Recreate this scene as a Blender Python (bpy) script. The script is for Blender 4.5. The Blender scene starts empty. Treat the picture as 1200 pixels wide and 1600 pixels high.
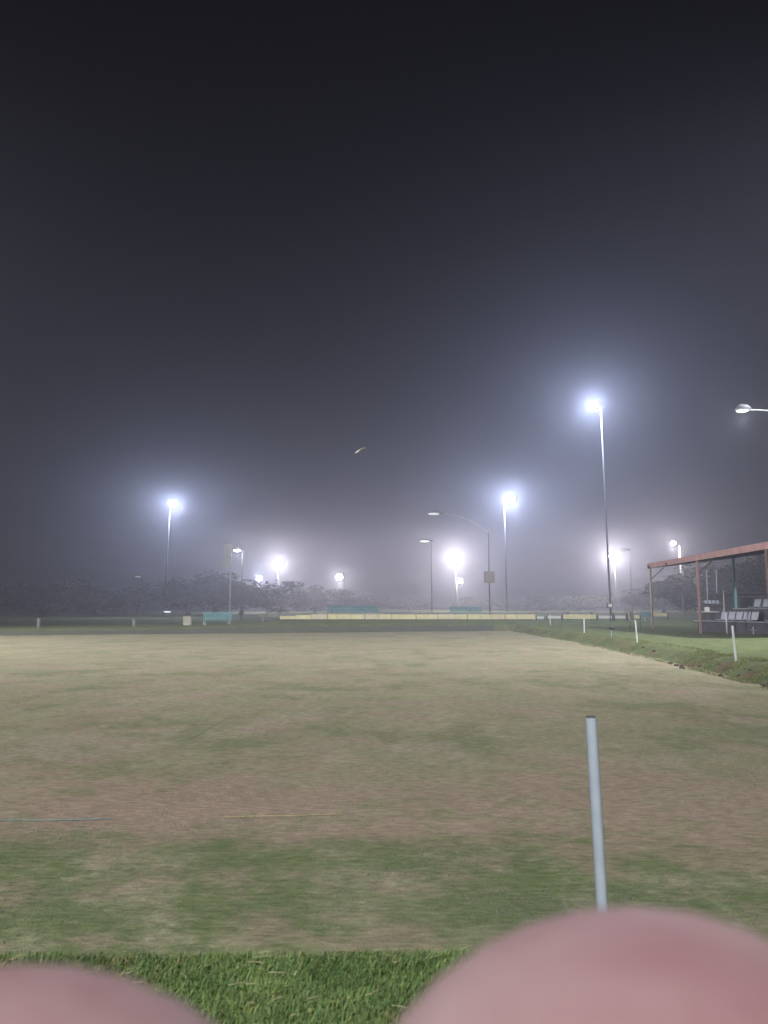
import bpy, bmesh, math, random
import numpy as np
from mathutils import Vector, Matrix, noise as mnoise
random.seed(7); rng = np.random.default_rng(7)
R = math.radians
S = bpy.context.scene
COL = S.collection

# ------------------------------------------------------------------ camera
EYE = 1.15; PITCH = math.atan(151/1164); F = 1164.0
cam = bpy.data.cameras.new('camera'); camo = bpy.data.objects.new('camera', cam); COL.objects.link(camo)
cam.sensor_fit = 'VERTICAL'; cam.sensor_height = 24.0; cam.sensor_width = 18.0; cam.lens = 24*F/1600
cam.clip_start = 0.02; cam.clip_end = 3000
camo.location = (0, 0, EYE); camo.rotation_euler = (R(90)+PITCH, 0, 0)
cam.dof.use_dof = True; cam.dof.focus_distance = 13.0; cam.dof.aperture_fstop = 2.9
S.camera = camo

# ------------------------------------------------------------------ world, exposure
w = bpy.data.worlds.new('World'); S.world = w; w.use_nodes = True
bg = w.node_tree.nodes['Background']; bg.inputs[0].default_value = (0.30, 0.30, 0.60, 1); bg.inputs[1].default_value = 0.003
S.view_settings.view_transform = 'Standard'; S.view_settings.look = 'None'
S.view_settings.exposure = 0; S.view_settings.gamma = 1
S.cycles.volume_bounces = 1; S.cycles.max_bounces = 5
S.cycles.sample_clamp_indirect = 4
HAZE_DENSITY = 0.0034; HAZE_G = 0.75

# ------------------------------------------------------------------ helpers
def ray(px, py):
    u = (px-600)/F; v = (800-py)/F; c, s = math.cos(PITCH), math.sin(PITCH)
    return Vector((u, c - v*s, s + v*c))
def on_ground(px, py, z=0.0):
    r = ray(px, py); t = (z-EYE)/r.z
    return Vector((r.x*t, r.y*t, z))
def at_dist(px, py, y):
    r = ray(px, py); t = y/r.y
    return Vector((r.x*t, y, EYE + r.z*t))

class MB:
    def __init__(s): s.v = []; s.f = []
    def add(s, vs, fs):
        n = len(s.v); s.v += [tuple(v) for v in vs]; s.f += [tuple(i+n for i in f) for f in fs]; return s
    def box(s, c, size, rot=None):
        hx, hy, hz = [k/2 for k in size]; c = Vector(c)
        vs = [Vector((x, y, z)) for x in (-hx, hx) for y in (-hy, hy) for z in (-hz, hz)]
        if rot is not None: vs = [rot @ v for v in vs]
        s.add([v+c for v in vs], [(0,1,3,2),(4,6,7,5),(0,4,5,1),(2,3,7,6),(0,2,6,4),(1,5,7,3)]); return s
    def tube(s, pts, rad, n=10, caps=True):
        pts = [Vector(p) for p in pts]
        if not hasattr(rad, '__len__'): rad = [rad]*len(pts)
        rings = []; up = None
        for i, p in enumerate(pts):
            d = (pts[min(i+1, len(pts)-1)] - pts[max(i-1, 0)]).normalized()
            if up is None: up = Vector((0,0,1)) if abs(d.z) < .9 else Vector((1,0,0))
            a = d.cross(up).normalized(); b = a.cross(d).normalized(); up = b
            rings.append([p + (a*math.cos(t)+b*math.sin(t))*rad[i] for t in [2*math.pi*k/n for k in range(n)]])
        vs = [v for r in rings for v in r]; fs = []
        for i in range(len(pts)-1):
            for k in range(n):
                fs.append((i*n+k, i*n+(k+1)%n, (i+1)*n+(k+1)%n, (i+1)*n+k))
        if caps: fs += [tuple(reversed(range(n))), tuple(range((len(pts)-1)*n, len(pts)*n))]
        return s.add(vs, fs)
    def ball(s, c, r, nu=12, nv=8, sc=(1,1,1)):
        c = Vector(c); vs = []; fs = []
        for j in range(nv+1):
            t = math.pi*j/nv
            for i in range(nu):
                a = 2*math.pi*i/nu
                vs.append(c + Vector((math.sin(t)*math.cos(a)*r*sc[0], math.sin(t)*math.sin(a)*r*sc[1], math.cos(t)*r*sc[2])))
        for j in range(nv):
            for i in range(nu): fs.append((j*nu+i, (j+1)*nu+i, (j+1)*nu+(i+1)%nu, j*nu+(i+1)%nu))
        return s.add(vs, fs)
    def build(s, name, mat, parent=None, smooth=False, bevel=0):
        me = bpy.data.meshes.new(name); me.from_pydata(s.v, [], s.f); me.update()
        if bevel or True:
            b = bmesh.new(); b.from_mesh(me); bmesh.ops.remove_doubles(b, verts=b.verts, dist=1e-5)
            bmesh.ops.recalc_face_normals(b, faces=b.faces); b.to_mesh(me); b.free()
        me.materials.append(mat)
        if smooth:
            for p in me.polygons: p.use_smooth = True
        o = bpy.data.objects.new(name, me); COL.objects.link(o)
        if parent is not None: o.parent = parent
        if bevel:
            m = o.modifiers.new('edge', 'BEVEL'); m.width = bevel; m.segments = 2; m.limit_method = 'ANGLE'
        return o
def tag(o, label=None, cat=None, group=None, kind=None):
    if label: o['label'] = label
    if cat: o['category'] = cat
    if group: o['group'] = group
    if kind: o['kind'] = kind
    return o
def empty(name, loc=(0,0,0), rz=0, label=None, cat=None, group=None):
    o = bpy.data.objects.new(name, None); COL.objects.link(o); o.location = loc; o.rotation_euler = (0,0,rz)
    o.empty_display_size = .1
    return tag(o, label, cat, group)
def copy_tree(o, parent=None):
    c = o.copy(); COL.objects.link(c)
    if parent is not None: c.parent = parent
    for ch in [k for k in o.children]: copy_tree(ch, c)
    return c

# ------------------------------------------------------------------ materials
def new_mat(name):
    m = bpy.data.materials.new(name); m.use_nodes = True
    return m, m.node_tree.nodes, m.node_tree.links, m.node_tree.nodes['Principled BSDF']
def simple(name, c, rough=.6, metal=0, var=.18, scale=6.0, emit=None, es=0, bump=.0):
    m, N, L, b = new_mat(name)
    g = N.new('ShaderNodeNewGeometry'); n = N.new('ShaderNodeTexNoise'); n.inputs['Scale'].default_value = scale; n.inputs['Detail'].default_value = 6
    L.new(g.outputs['Position'], n.inputs['Vector'])
    r = N.new('ShaderNodeValToRGB'); r.color_ramp.elements[0].position = .3; r.color_ramp.elements[1].position = .7
    r.color_ramp.elements[0].color = tuple(k*(1-var) for k in c)+(1,); r.color_ramp.elements[1].color = tuple(min(1, k*(1+var)) for k in c)+(1,)
    L.new(n.outputs['Fac'], r.inputs['Fac']); L.new(r.outputs['Color'], b.inputs['Base Color'])
    b.inputs['Roughness'].default_value = rough; b.inputs['Metallic'].default_value = metal
    if bump:
        bp = N.new('ShaderNodeBump'); bp.inputs['Strength'].default_value = bump; bp.inputs['Distance'].default_value = .02
        L.new(n.outputs['Fac'], bp.inputs['Height']); L.new(bp.outputs['Normal'], b.inputs['Normal'])
    if emit: b.inputs['Emission Color'].default_value = emit+(1,); b.inputs['Emission Strength'].default_value = es
    return m

def turf_nodes(N, L, kind):
    """patchy winter turf colour from world position; kind: 'green' (worn playing surface) or 'bank' (lusher)."""
    g = N.new('ShaderNodeNewGeometry')
    def noise(scale, stretch=(1,1,1), detail=5, rough=.6, off=0):
        mp = N.new('ShaderNodeMapping'); mp.inputs['Scale'].default_value = stretch; mp.inputs['Location'].default_value = (off, off*.7, 0)
        L.new(g.outputs['Position'], mp.inputs['Vector'])
        n = N.new('ShaderNodeTexNoise'); n.inputs['Scale'].default_value = scale; n.inputs['Detail'].default_value = detail; n.inputs['Roughness'].default_value = rough
        L.new(mp.outputs['Vector'], n.inputs['Vector']); return n.outputs['Fac']
    def ramp(f, a, b):
        r = N.new('ShaderNodeMapRange'); r.inputs[1].default_value = a; r.inputs[2].default_value = b; r.interpolation_type = 'SMOOTHSTEP'
        L.new(f, r.inputs[0]); return r.outputs[0]
    def mix(f, a, b, blend='MIX'):
        m = N.new('ShaderNodeMix'); m.data_type = 'RGBA'; m.blend_type = blend
        if isinstance(f, float): m.inputs[0].default_value = f
        else: L.new(f, m.inputs[0])
        for sk, v in ((m.inputs[6], a), (m.inputs[7], b)):
            if isinstance(v, tuple): sk.default_value = v+(1,)
            else: L.new(v, sk)
        return m.outputs[2]
    def math_(op, a, b):
        m = N.new('ShaderNodeMath'); m.operation = op; m.use_clamp = True
        for sk, v in ((m.inputs[0], a), (m.inputs[1], b)):
            if isinstance(v, (int, float)): sk.default_value = v
            else: L.new(v, sk)
        return m.outputs[0]
    sx = N.new('ShaderNodeSeparateXYZ'); L.new(g.outputs['Position'], sx.inputs[0]); Y = sx.outputs[1]
    big = noise(1.7, (1, .8, 1), 9, .70); mid = noise(3.0, (.9, .9, 1), 8, .72, 7); fine = noise(26, (.38, 1, 1), 4, .7, 3); speck = noise(160, (.5,1,1), 3, .7, 1)
    if kind == 'green':
        khaki, dry, lush, bare = (.400,.368,.240), (.480,.442,.308), (.185,.230,.105), (.445,.330,.262)
        c = mix(ramp(mid, .38, .66), khaki, dry)
        far = noise(.6, (1, .8, 1), 9, .74, 41)
        c = mix(math_('MULTIPLY', ramp(far, .48, .58), .8), c, (.280,.290,.165))
        pale = noise(.7, (1, .8, 1), 9, .74, 57)
        c = mix(math_('MULTIPLY', ramp(pale, .50, .62), .8), c, (.53,.44,.35))
        # greener strip at the near rim, thin bare band behind it, then worn khaki
        near = ramp(Y, 5.6, 4.4)
        gm = math_('MULTIPLY', ramp(big, .30, .54), math_('ADD', math_('MULTIPLY', near, 1.2), .28))
        gm = math_('ADD', gm, math_('MULTIPLY', ramp(mid, .50, .72), .45))
        c = mix(gm, c, lush)
        bb = math_('MULTIPLY', ramp(Y, 7.6, 5.8), ramp(Y, 4.5, 5.2))
        rim = ramp(Y, 3.35, 2.95)
        bm = math_('MULTIPLY', ramp(noise(1.2, (.8,.9,1), 8, .70, 21), .47, .60), .65)
        bm = math_('ADD', bm, math_('MULTIPLY', math_('ADD', bb, rim), ramp(mid, .34, .60)))
        c = mix(math_('MULTIPLY', bm, .8), c, bare)
    else:
        lush, dark, dry, bare = (.215,.305,.115), (.115,.190,.068), (.30,.27,.15), (.20,.14,.10)
        c = mix(ramp(big, .36, .62), lush, dark)
        c = mix(ramp(Y, 3.4, 7), c, mix(ramp(big, .36, .62), (.205,.240,.110), (.135,.175,.078)))
        c = mix(math_('MULTIPLY', ramp(mid, .52, .70), .55), c, dry)
        att = N.new('ShaderNodeAttribute'); att.attribute_name = 'soil'
        sm = math_('MULTIPLY', att.outputs['Fac'], ramp(noise(1.3, (1,1,1), 6, .65, 31), .50, .64))
        c = mix(sm, c, bare)
        a2 = N.new('ShaderNodeAttribute'); a2.attribute_name = 'far_slope'
        c = mix(math_('MULTIPLY', a2.outputs['Fac'], .85), c, (.115,.120,.105))  # far slope of the pit mixed towards dark grey-green
        c = mix(math_('MULTIPLY', ramp(Y, 38, 44), .35), c, (.36,.36,.20)) if False else c
    fm = ramp(fine, .25, .75)
    c = mix(.8, c, mix(fm, (.66,.66,.64), (1.32,1.30,1.26)), 'MULTIPLY')
    c = mix(.55, c, mix(ramp(speck, .25, .75), (.60,.60,.58), (1.35,1.33,1.30)), 'MULTIPLY')
    return c, fine, speck
def turf_mat(name, kind, bump=.5):
    m, N, L, b = new_mat(name); c, f, s = turf_nodes(N, L, kind)
    L.new(c, b.inputs['Base Color']); b.inputs['Roughness'].default_value = .95; b.inputs['Specular IOR Level'].default_value = .1
    bp = N.new('ShaderNodeBump'); bp.inputs['Strength'].default_value = bump; bp.inputs['Distance'].default_value = .03; L.new(f, bp.inputs['Height'])
    bp2 = N.new('ShaderNodeBump'); bp2.inputs['Strength'].default_value = bump; bp2.inputs['Distance'].default_value = .008; L.new(s, bp2.inputs['Height']); L.new(bp.outputs['Normal'], bp2.inputs['Normal'])
    L.new(bp2.outputs['Normal'], b.inputs['Normal']); return m
def blade_mat(name, kind):
    m, N, L, b = new_mat(name); c, f, s = turf_nodes(N, L, kind)
    a = N.new('ShaderNodeAttribute'); a.attribute_name = 'tint'
    x = N.new('ShaderNodeMix'); x.data_type = 'RGBA'; x.blend_type = 'MULTIPLY'; x.inputs[0].default_value = 1
    L.new(c, x.inputs[6]); L.new(a.outputs['Color'], x.inputs[7]); L.new(x.outputs[2], b.inputs['Base Color'])
    b.inputs['Roughness'].default_value = .7; b.inputs['Specular IOR Level'].default_value = .25
    return m

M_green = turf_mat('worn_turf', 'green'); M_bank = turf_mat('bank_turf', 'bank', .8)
M_blade = blade_mat('long_grass', 'bank'); M_stub = blade_mat('short_turf', 'green')
M_white = simple('white_pvc', (.48,.53,.60), .45, var=.08, scale=18)
M_pole = simple('dull_mast_paint', (.17,.18,.20), .6, .0, .12, 3)
M_rim = simple('bright_white_pvc', (.80,.82,.84), .45, var=.05, scale=9)
M_galv = simple('galvanised_steel', (.55,.57,.60), .45, .4, .12, 3)
M_dark = simple('dark_steel', (.06,.06,.065), .5, .3, .2, 5)
M_dhollow = simple('pipe_hollow_shade', (.10,.09,.085), .8, 0, .3, 60)
M_cream = simple('cream_boards', (.82,.74,.42), .7, 0, .10, 2.2)
M_cream2 = simple('cream_boards_pinkish', (.80,.69,.46), .7, 0, .10, 2.2)
M_timber = simple('weathered_timber', (.46,.43,.34), .8, 0, .2, 4, bump=.2)
M_teal = simple('teal_painted_slats', (.12,.27,.28), .6, 0, .2, 5)
M_fascia = simple('faded_red_fascia', (.56,.31,.29), .65, 0, .15, 2.5, bump=.1)
M_redpost = simple('red_brown_post', (.20,.12,.115), .6, 0, .2, 4)
M_roof = simple('dark_roof_sheet', (.10,.12,.11), .55, .2, .2, 2)
M_seat = simple('grey_plastic_seat', (.62,.64,.72), .4, 0, .08, 6)
M_plinth = simple('dark_painted_plinth', (.10,.09,.11), .8, 0, .25, 3, bump=.2)
M_bark = simple('bark', (.12,.10,.08), .9, 0, .35, 5, bump=.5)
M_leaf = simple('tree_leaves', (.055,.065,.038), .8, 0, .3, 1.2)
M_leaf2 = simple('tree_leaves_olive', (.075,.075,.045), .8, 0, .3, 1.0)
M_sign = simple('pale_panel', (.70,.69,.66), .7, 0, .1, 1.5)
M_stub = simple('dull_concrete', (.20,.20,.19), .8, 0, .15, 3)
M_box = simple('rust_brown_cabinet', (.33,.265,.25), .7, 0, .15, 3)
M_cyan = simple('cyan_cord', (.27,.36,.36), .8, 0, .25, 30)
M_yellow = simple('yellow_cord', (.50,.42,.22), .8, 0, .25, 30)
M_soil = simple('clod_soil', (.11,.075,.055), .95, 0, .45, 14, bump=.8)
M_moth = simple('moth_wing', (.9,.9,.86), .7, 0, .1, 80)
M_straw = simple('dry_straw', (.50,.44,.25), .8, 0, .25, 50)
def emit_mat(name, c, s):
    m, N, L, b = new_mat(name); b.inputs['Base Color'].default_value = (.8,.8,.8,1)
    b.inputs['Emission Color'].default_value = c+(1,); b.inputs['Emission Strength'].default_value = s; return m
COOL = (.72,.84,1.0); WARM = (1.0,.94,.86)
M_lcool = emit_mat('lit_lens_cool', COOL, 60); M_lwarm = emit_mat('lit_lens_warm', WARM, 60)
M_ldim = emit_mat('lit_lens_dim', (.95,1,.93), 1.3); M_lfaint = emit_mat('unlit_lens_glow', (.95,1,.93), .45)  # faint one: unlit lamp heads, their paleness put in as slight glow

# ------------------------------------------------------------------ terrain
GZ = -.30                               # the playing surface lies in a shallow pit
XR = 8.1
def XRY(y): return float(np.interp(y, (2, 14, 17.5, 23.4, 35, 50), (6.3, 7.05, 7.4, 7.9, 8.3, 8.3)))
XL = -34.0; YN = 2.86
def yfar(x): return 49.5 + (x-8)*.30 if x < 8 else 49.5
def sm(a, b, x):
    t = min(1, max(0, (x-a)/(b-a))); return t*t*(3-2*t)
def ground_z(x, y):
    yf = yfar(x)
    far = sm(-2, 4, y-yf)               # beyond the far rim
    rise = .33*sm(-15, -4, x)*far*(1-.35*sm(6, 16, x))
    hill = 0
    if y > 130: hill = (y-130)*.004*(1+.5*mnoise.noise(Vector((x*.008, y*.006, 0))))
    return rise + hill - .25*sm(0,30,y-yf)*(1-sm(-30,-6,x))*far
# bank cross-section: built as strips round the rim
def lin(a, b, n): return list(np.linspace(a, b, n))
XS = sorted(set([-480,-380,-300,-240,-190,-150,-120,-95,-75,-60,-50,-44,-40,-37,-35,-34.6,-34.2]+lin(-33.8,5.4,80)+lin(5.6,9.6,41)+lin(9.9,16,20)+[18,20,23,27,32,38,46,56,70,90,120,160,210,280,370,480]))
VS = sorted(set([-70,-40,-20,-10,-5,-2.5,-1]+lin(0,2.3,10)+lin(2.36,3.1,16)+lin(3.6,17,40)+lin(17.4,48,64)))
TS = sorted(set(lin(-1.2,1.9,22)+lin(2.2,9,22)+[11,14,18,24,32,42,55,70,90,110,130,160,200,260,330,420,520,590]))
rows = [('n', v) for v in VS if v < 36] + [('m', k/12) for k in range(1, 12)] + [('f', t) for t in TS]
def row_y(r, x):
    k, t = r
    if k == 'n': return t
    yf = yfar(max(-33.8, min(8, x)))
    if k == 'm': return 36 + (yf-1.2-36)*t if True else 0
    return yf + t
yf0 = None
V = []; soil = []; far_slope = []
rows = [r for r in rows if not (r[0] == 'n' and r[1] >= 36)]
def inside(x, y):
    """signed distance-like value, > 0 inside the pit (distance to the nearest rim)"""
    return min(XRY(y)-x, x-XL, y-YN, (yfar(x)-y)*.96)
wob = lambda x, y: .10*mnoise.noise(Vector((x*1.1, y*1.1, 3))) + .05*mnoise.noise(Vector((x*4.1, y*4.1, 9)))
for r in rows:
    for x in XS:
        y = row_y(r, x); z = ground_z(x, y)
        d = inside(x, y) + (wob(x, y) if y > 4 else 1.1*wob(x, y))
        width = .75 if y > 6 else .22
        if x > 5 or y > 36: width = .8
        drop = sm(-width, .02, d)
        near = math.exp(-abs(x-8.4)/3) if y > 3 else 0
        z += drop*(GZ-.05 - z)
        n1 = mnoise.noise(Vector((x*.9, y*.9, 0)))*.02 + mnoise.noise(Vector((x*3.3, y*3.3, 5)))*.018*(1 if abs(d) < 1.5 else .4)
        if -width*.9 < d < 0 and y > 5 and x > 5: n1 += mnoise.noise(Vector((x*2.4, y*2.4, 12)))*(.03 if y < 22 else .012)
        if d > .05: n1 = 0; z = GZ-.05
        far_slope.append(1.0 if (-.62 < d < .2 and y > 36 and x < 7.2) else 0.0)
        V.append((x, y, z+n1)); soil.append((1.0 if y < 20 else .7) if (-width*.95 < d < .1 and x > 5 and y < 40) else (.55 if -width < d < .1 else .0))
nx = len(XS); Fc = []
for j in range(len(rows)-1):
    for i in range(nx-1):
        cx = (XS[i]+XS[i+1])/2; cy = (V[j*nx+i][1]+V[(j+1)*nx+i+1][1])/2
        if inside(cx, cy) > 1.6: continue
        Fc.append((j*nx+i, j*nx+i+1, (j+1)*nx+i+1, (j+1)*nx+i))
me = bpy.data.meshes.new('ground'); me.from_pydata(V, [], Fc); me.update()
at = me.attributes.new('soil', 'FLOAT', 'POINT'); at.data.foreach_set('value', soil); at = me.attributes.new('far_slope', 'FLOAT', 'POINT'); at.data.foreach_set('value', far_slope)
for p in me.polygons: p.use_smooth = True
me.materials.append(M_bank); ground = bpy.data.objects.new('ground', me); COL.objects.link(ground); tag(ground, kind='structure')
def gz_at(x, y): return ground_z(x, y)

# the worn playing surface
V = []; Fc = []
gx = lin(XL-.6, XR+.25, 120); gv = [YN-.25]+lin(YN-.05, 12, 60)+lin(12.3, 34, 40)
gt = lin(0, 1, 24)
rows2 = len(gv)+len(gt)-1
for j in range(rows2):
    for x in gx:
        if j < len(gv): y = gv[j]
        else: y = 34 + (yfar(x)+.25-34)*gt[j-len(gv)+1]
        V.append((x, y, GZ + .012*mnoise.noise(Vector((x*.5, y*.5, 0))) + .005*mnoise.noise(Vector((x*2, y*2, 4)))))
n = len(gx)
for j in range(rows2-1):
    for i in range(n-1): Fc.append((j*n+i, j*n+i+1, (j+1)*n+i+1, (j+1)*n+i))
me = bpy.data.meshes.new('bowling_green'); me.from_pydata(V, [], Fc); me.update()
for p in me.polygons: p.use_smooth = True
me.materials.append(M_green); o = bpy.data.objects.new('bowling_green', me); COL.objects.link(o); tag(o, kind='structure')

# ------------------------------------------------------------------ grass blades
from mathutils.bvhtree import BVHTree
def ground_tree():
    me = ground.data; return BVHTree.FromPolygons([v.co.copy() for v in me.vertices], [tuple(p.vertices) for p in me.polygons])
GT = ground_tree()
def height(x, y, fallback=GZ):
    h = GT.ray_cast(Vector((x, y, 5)), Vector((0,0,-1)))
    z = h[0].z if h[0] is not None else -9
    if XL < x < XRY(y)+.05 and YN-.2 < y < yfar(x)+.2: z = max(z, fallback)
    return z
def blades(name, n, sampler, hmin, hmax, wid, mat, label_kind, lean=.6, strawp=.06, dens=None):
    P = []; 
    while len(P) < n:
        x, y = sampler()
        if dens and random.random() > dens(x, y): continue
        P.append((x, y, height(x, y)))
    P = np.array(P); m = len(P)
    h = rng.uniform(hmin, hmax, m); a = rng.uniform(0, 2*np.pi, m); l = rng.uniform(.1, lean, m)*h
    la = rng.uniform(0, 2*np.pi, m); la = np.where(rng.random(m) < .6, rng.normal(0.3, .6, m), la)
    wx = np.cos(a)*wid*rng.uniform(.6,1.3,m); wy = np.sin(a)*wid*rng.uniform(.6,1.3,m)
    b1 = P + np.stack([wx, wy, np.zeros(m)-.004], 1); b2 = P - np.stack([wx, wy, np.zeros(m)+.004], 1)
    mid = P + np.stack([np.cos(la)*l*.35, np.sin(la)*l*.35, h*.6], 1)
    m1 = mid + np.stack([wx, wy, np.zeros(m)], 1)*.75; m2 = mid - np.stack([wx, wy, np.zeros(m)], 1)*.75
    tip = P + np.stack([np.cos(la)*l, np.sin(la)*l, h*np.clip(1-l/h*.35, .3, 1)], 1)
    vs = np.stack([b1, b2, m2, m1, tip], 1).reshape(-1, 3)
    me = bpy.data.meshes.new(name)
    me.vertices.add(m*5); me.vertices.foreach_set('co', vs.ravel())
    base = np.arange(m)[:, None]*5
    loops = np.concatenate([base+[0,1,2,3], base+[3,2,4]], 1).ravel()
    me.loops.add(m*7); me.loops.foreach_set('vertex_index', loops.astype(np.int32))
    me.polygons.add(m*2); st = np.stack([np.arange(m)*7, np.arange(m)*7+4], 1).ravel(); me.polygons.foreach_set('loop_start', st.astype(np.int32))
    me.update(calc_edges=True)
    t = np.ones((m, 4)); br = rng.uniform(.65, 1.5, m) if 'short' not in name else rng.uniform(.75, 1.15, m); straw = rng.random(m) < strawp
    t[:, 0] = np.where(straw, br*2.6, br*rng.uniform(.85,1.15,m)); t[:, 1] = np.where(straw, br*1.7, br); t[:, 2] = np.where(straw, br*1.9, br*rng.uniform(.7,1.1,m))
    at = me.attributes.new('tint', 'FLOAT_COLOR', 'POINT'); at.data.foreach_set('color', np.repeat(t, 5, 0).ravel())
    me.materials.append(mat); o = bpy.data.objects.new(name, me); COL.objects.link(o)
    tag(o, kind='stuff'); tag(o, label_kind, 'grass'); return o
def clump(x, y, s=5.0, o=0): return .5+.5*mnoise.noise(Vector((x*s, y*s, o)))
blades('grass', 110000, lambda: (random.uniform(-2.1, 2.1), random.uniform(1.75, 3.25)), .012, .038, .0017, M_blade,
       'lush green grass on the bank beside the bare knees', 1.3, .035, lambda x, y: (.35+.9*clump(x, y, 4)) * (1 if y < YN-.20+.22*(clump(x, y, 1.7, 20)-.5)*2 else (.06+.9*sm(.40,.66,clump(x,y,3.2,33)))*max(0,1-(y-2.75)/.5)))
def samp():
    y = 2.9 + 6.5*random.random()**1.7; return (random.uniform(-.56*y-.2, .56*y+.2), y)
blades('short_grass', 80000, samp, .004, .011, .0014, M_stub, 'short worn turf scattered over the near green', 1.3, .02,
       lambda x, y: .35+.65*sm(.35, .70, clump(x*.5, y, 2.2, 8)))
def samp2():
    y = 9 + 42*random.random()**1.3; return (XRY(y) + random.uniform(-.12, 1.3), y)
blades('rim_grass', 34000, samp2, .02, .06, .005, M_blade, 'rough grass tufts along the right hand rim of the green', .9, .10,
       lambda x, y: sm(.40, .62, clump(x, y, .9, 3)))
# dry stalks lying in the near bank grass
mb = MB()
for k in range(160):
    x = random.uniform(-1.6, 1.6); y = random.uniform(2.0, 2.85); a = random.gauss(.35, .35); l = random.uniform(.02, .07)
    z = height(x, y)+.020; d = Vector((math.cos(a), math.sin(a), random.uniform(-.1,.06)))*l
    mb.tube([Vector((x,y,z)), Vector((x,y,z))+d*.5+Vector((0,0,.001)), Vector((x,y,z))+d], [.0016,.0013,.0005], 4)
tag(mb.build('dry_stalks', M_straw), 'pale dry stalks lying in the lush bank grass', 'straw', kind='stuff')
# crumbled clods on the eroded rim
mb = MB()
for k in range(200):
    y = 9 + 40*random.random()**1.6; x = XRY(y) + random.uniform(-.2, .5)
    if clump(x, y, .9, 3) > .50 or (y > 20 and random.random() < .8): continue
    r = random.uniform(.015, .065); n0 = len(mb.v); mb.ball((0,0,0), r, 6, 4, (random.uniform(.8,1.6), random.uniform(.8,1.4), .7))
    off = Vector((x, y, height(x, y)+r*.2)); sd = random.random()*50
    for q in range(n0, len(mb.v)):
        v = Vector(mb.v[q]); v = v*(1+.5*mnoise.noise(v*30+Vector((sd,0,0)))); mb.v[q] = tuple(v+off)
tag(mb.build('loose_soil', M_soil), 'crumbled brown soil clods on the eroded rim', 'soil', kind='stuff')

# ------------------------------------------------------------------ cords on the green
def cord(name, pts, r, mat, label):
    P = []
    for k in range(len(pts)-1):
        a, b = Vector(pts[k]), Vector(pts[k+1]); n = max(2, int((b-a).length/.06))
        for i in range(n): 
            p = a.lerp(b, i/n); p.y += .008*mnoise.noise(Vector((p.x*3, 0, 5))); p.z = GZ+.010+.006*mnoise.noise(Vector((p.x*7,p.y*7,5))); P.append(p)
    P.append(Vector(pts[-1])); mb = MB(); mb.tube(P, r, 6)
    return tag(mb.build(name, mat, None, True), label, 'cord')
cord('boundary_cord', [on_ground(-60,1285,GZ), on_ground(60,1284,GZ), on_ground(178,1281,GZ)], .0035, M_cyan, 'thin pale blue cord lying flat on the worn green at the left')
cord('boundary_cord', [on_ground(350,1278.5,GZ), on_ground(440,1277,GZ), on_ground(536,1274,GZ)], .003, M_yellow, 'thin yellow cord lying straight across the bare brown patch')
cord('boundary_cord', [on_ground(298,1156,GZ), on_ground(324,1141,GZ), on_ground(350,1126,GZ)], .0022, M_cyan, 'short faded blue cord lying slantwise farther out on the green')

# ------------------------------------------------------------------ marker posts
def marker_post(px, py, z, h, r, lean, label, cap=True, base=None, pm=None):
    p = base if base is not None else on_ground(px, py, z); z0 = height(p.x, p.y); p = Vector((p.x, p.y, z0))
    root = empty('marker_post', p, 0, label, 'post', 'white plastic posts along the rim of the green')
    ang = R(lean); d = Vector((-math.sin(ang), -.03, math.cos(ang))).normalized()
    mb = MB(); t = d*h; n = 20
    mb.tube([d*-.12, d*.02, d*h*.5, d*(h-.012), d*h], [r, r, r, r, r*.93], n, True)
    o = mb.build('pipe', M_white if base is not None else M_rim, root, True)
    try:
        mod = o.modifiers.new('edge', 'EDGE_SPLIT'); mod.split_angle = R(50)
    except Exception: pass
    if cap:
        mb = MB(); mb.tube([d*(h+.0005), d*(h+.004)], [r*.86, r*.80], n); mb.build('open_end', M_dhollow, root)  # dark disc on the closed pipe top imitates its shaded hollow
        mb = MB(); mb.tube([d*.0, d*.018], [r*1.03, r*1.03], n, False); 
    return root
nb = at_dist(949, 1500, 2.5)
marker_post(0, 0, 0, .80, .0185, 1.9, 'nearest white plastic pipe post, standing beside the raised bare knee', True, Vector((nb.x, 2.52, 0)))
marker_post(1150, 1030, 0, .80, .024, 3.6, 'short white post leaning in front of the grey grandstand seats')
marker_post(996, 1004, 0, .78, .024, 3.8, 'short white post second along the right rim, below the pale bench')
marker_post(913, 990, 0, .72, .024, 0, 'thin white post third along the right rim, in front of the cream boards')
marker_post(860, 978.5, 0, .72, .028, 0, 'farthest thin white post on the right rim of the green')
# stub peg with dark cap on right bank
p = on_ground(955, 996, 0); root = empty('turf_peg', (p.x, p.y, height(p.x,p.y)), 0, 'small leaning white peg with a dark round head on the right bank', 'peg')
MB().tube([(0,0,-.05), (.03,0,.32)], .013, 8).build('stem', M_white, root); MB().ball((.04,0,.38), .075, 12, 8, (1.5,.8,1)).build('head', M_dark, root, True)

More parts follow.
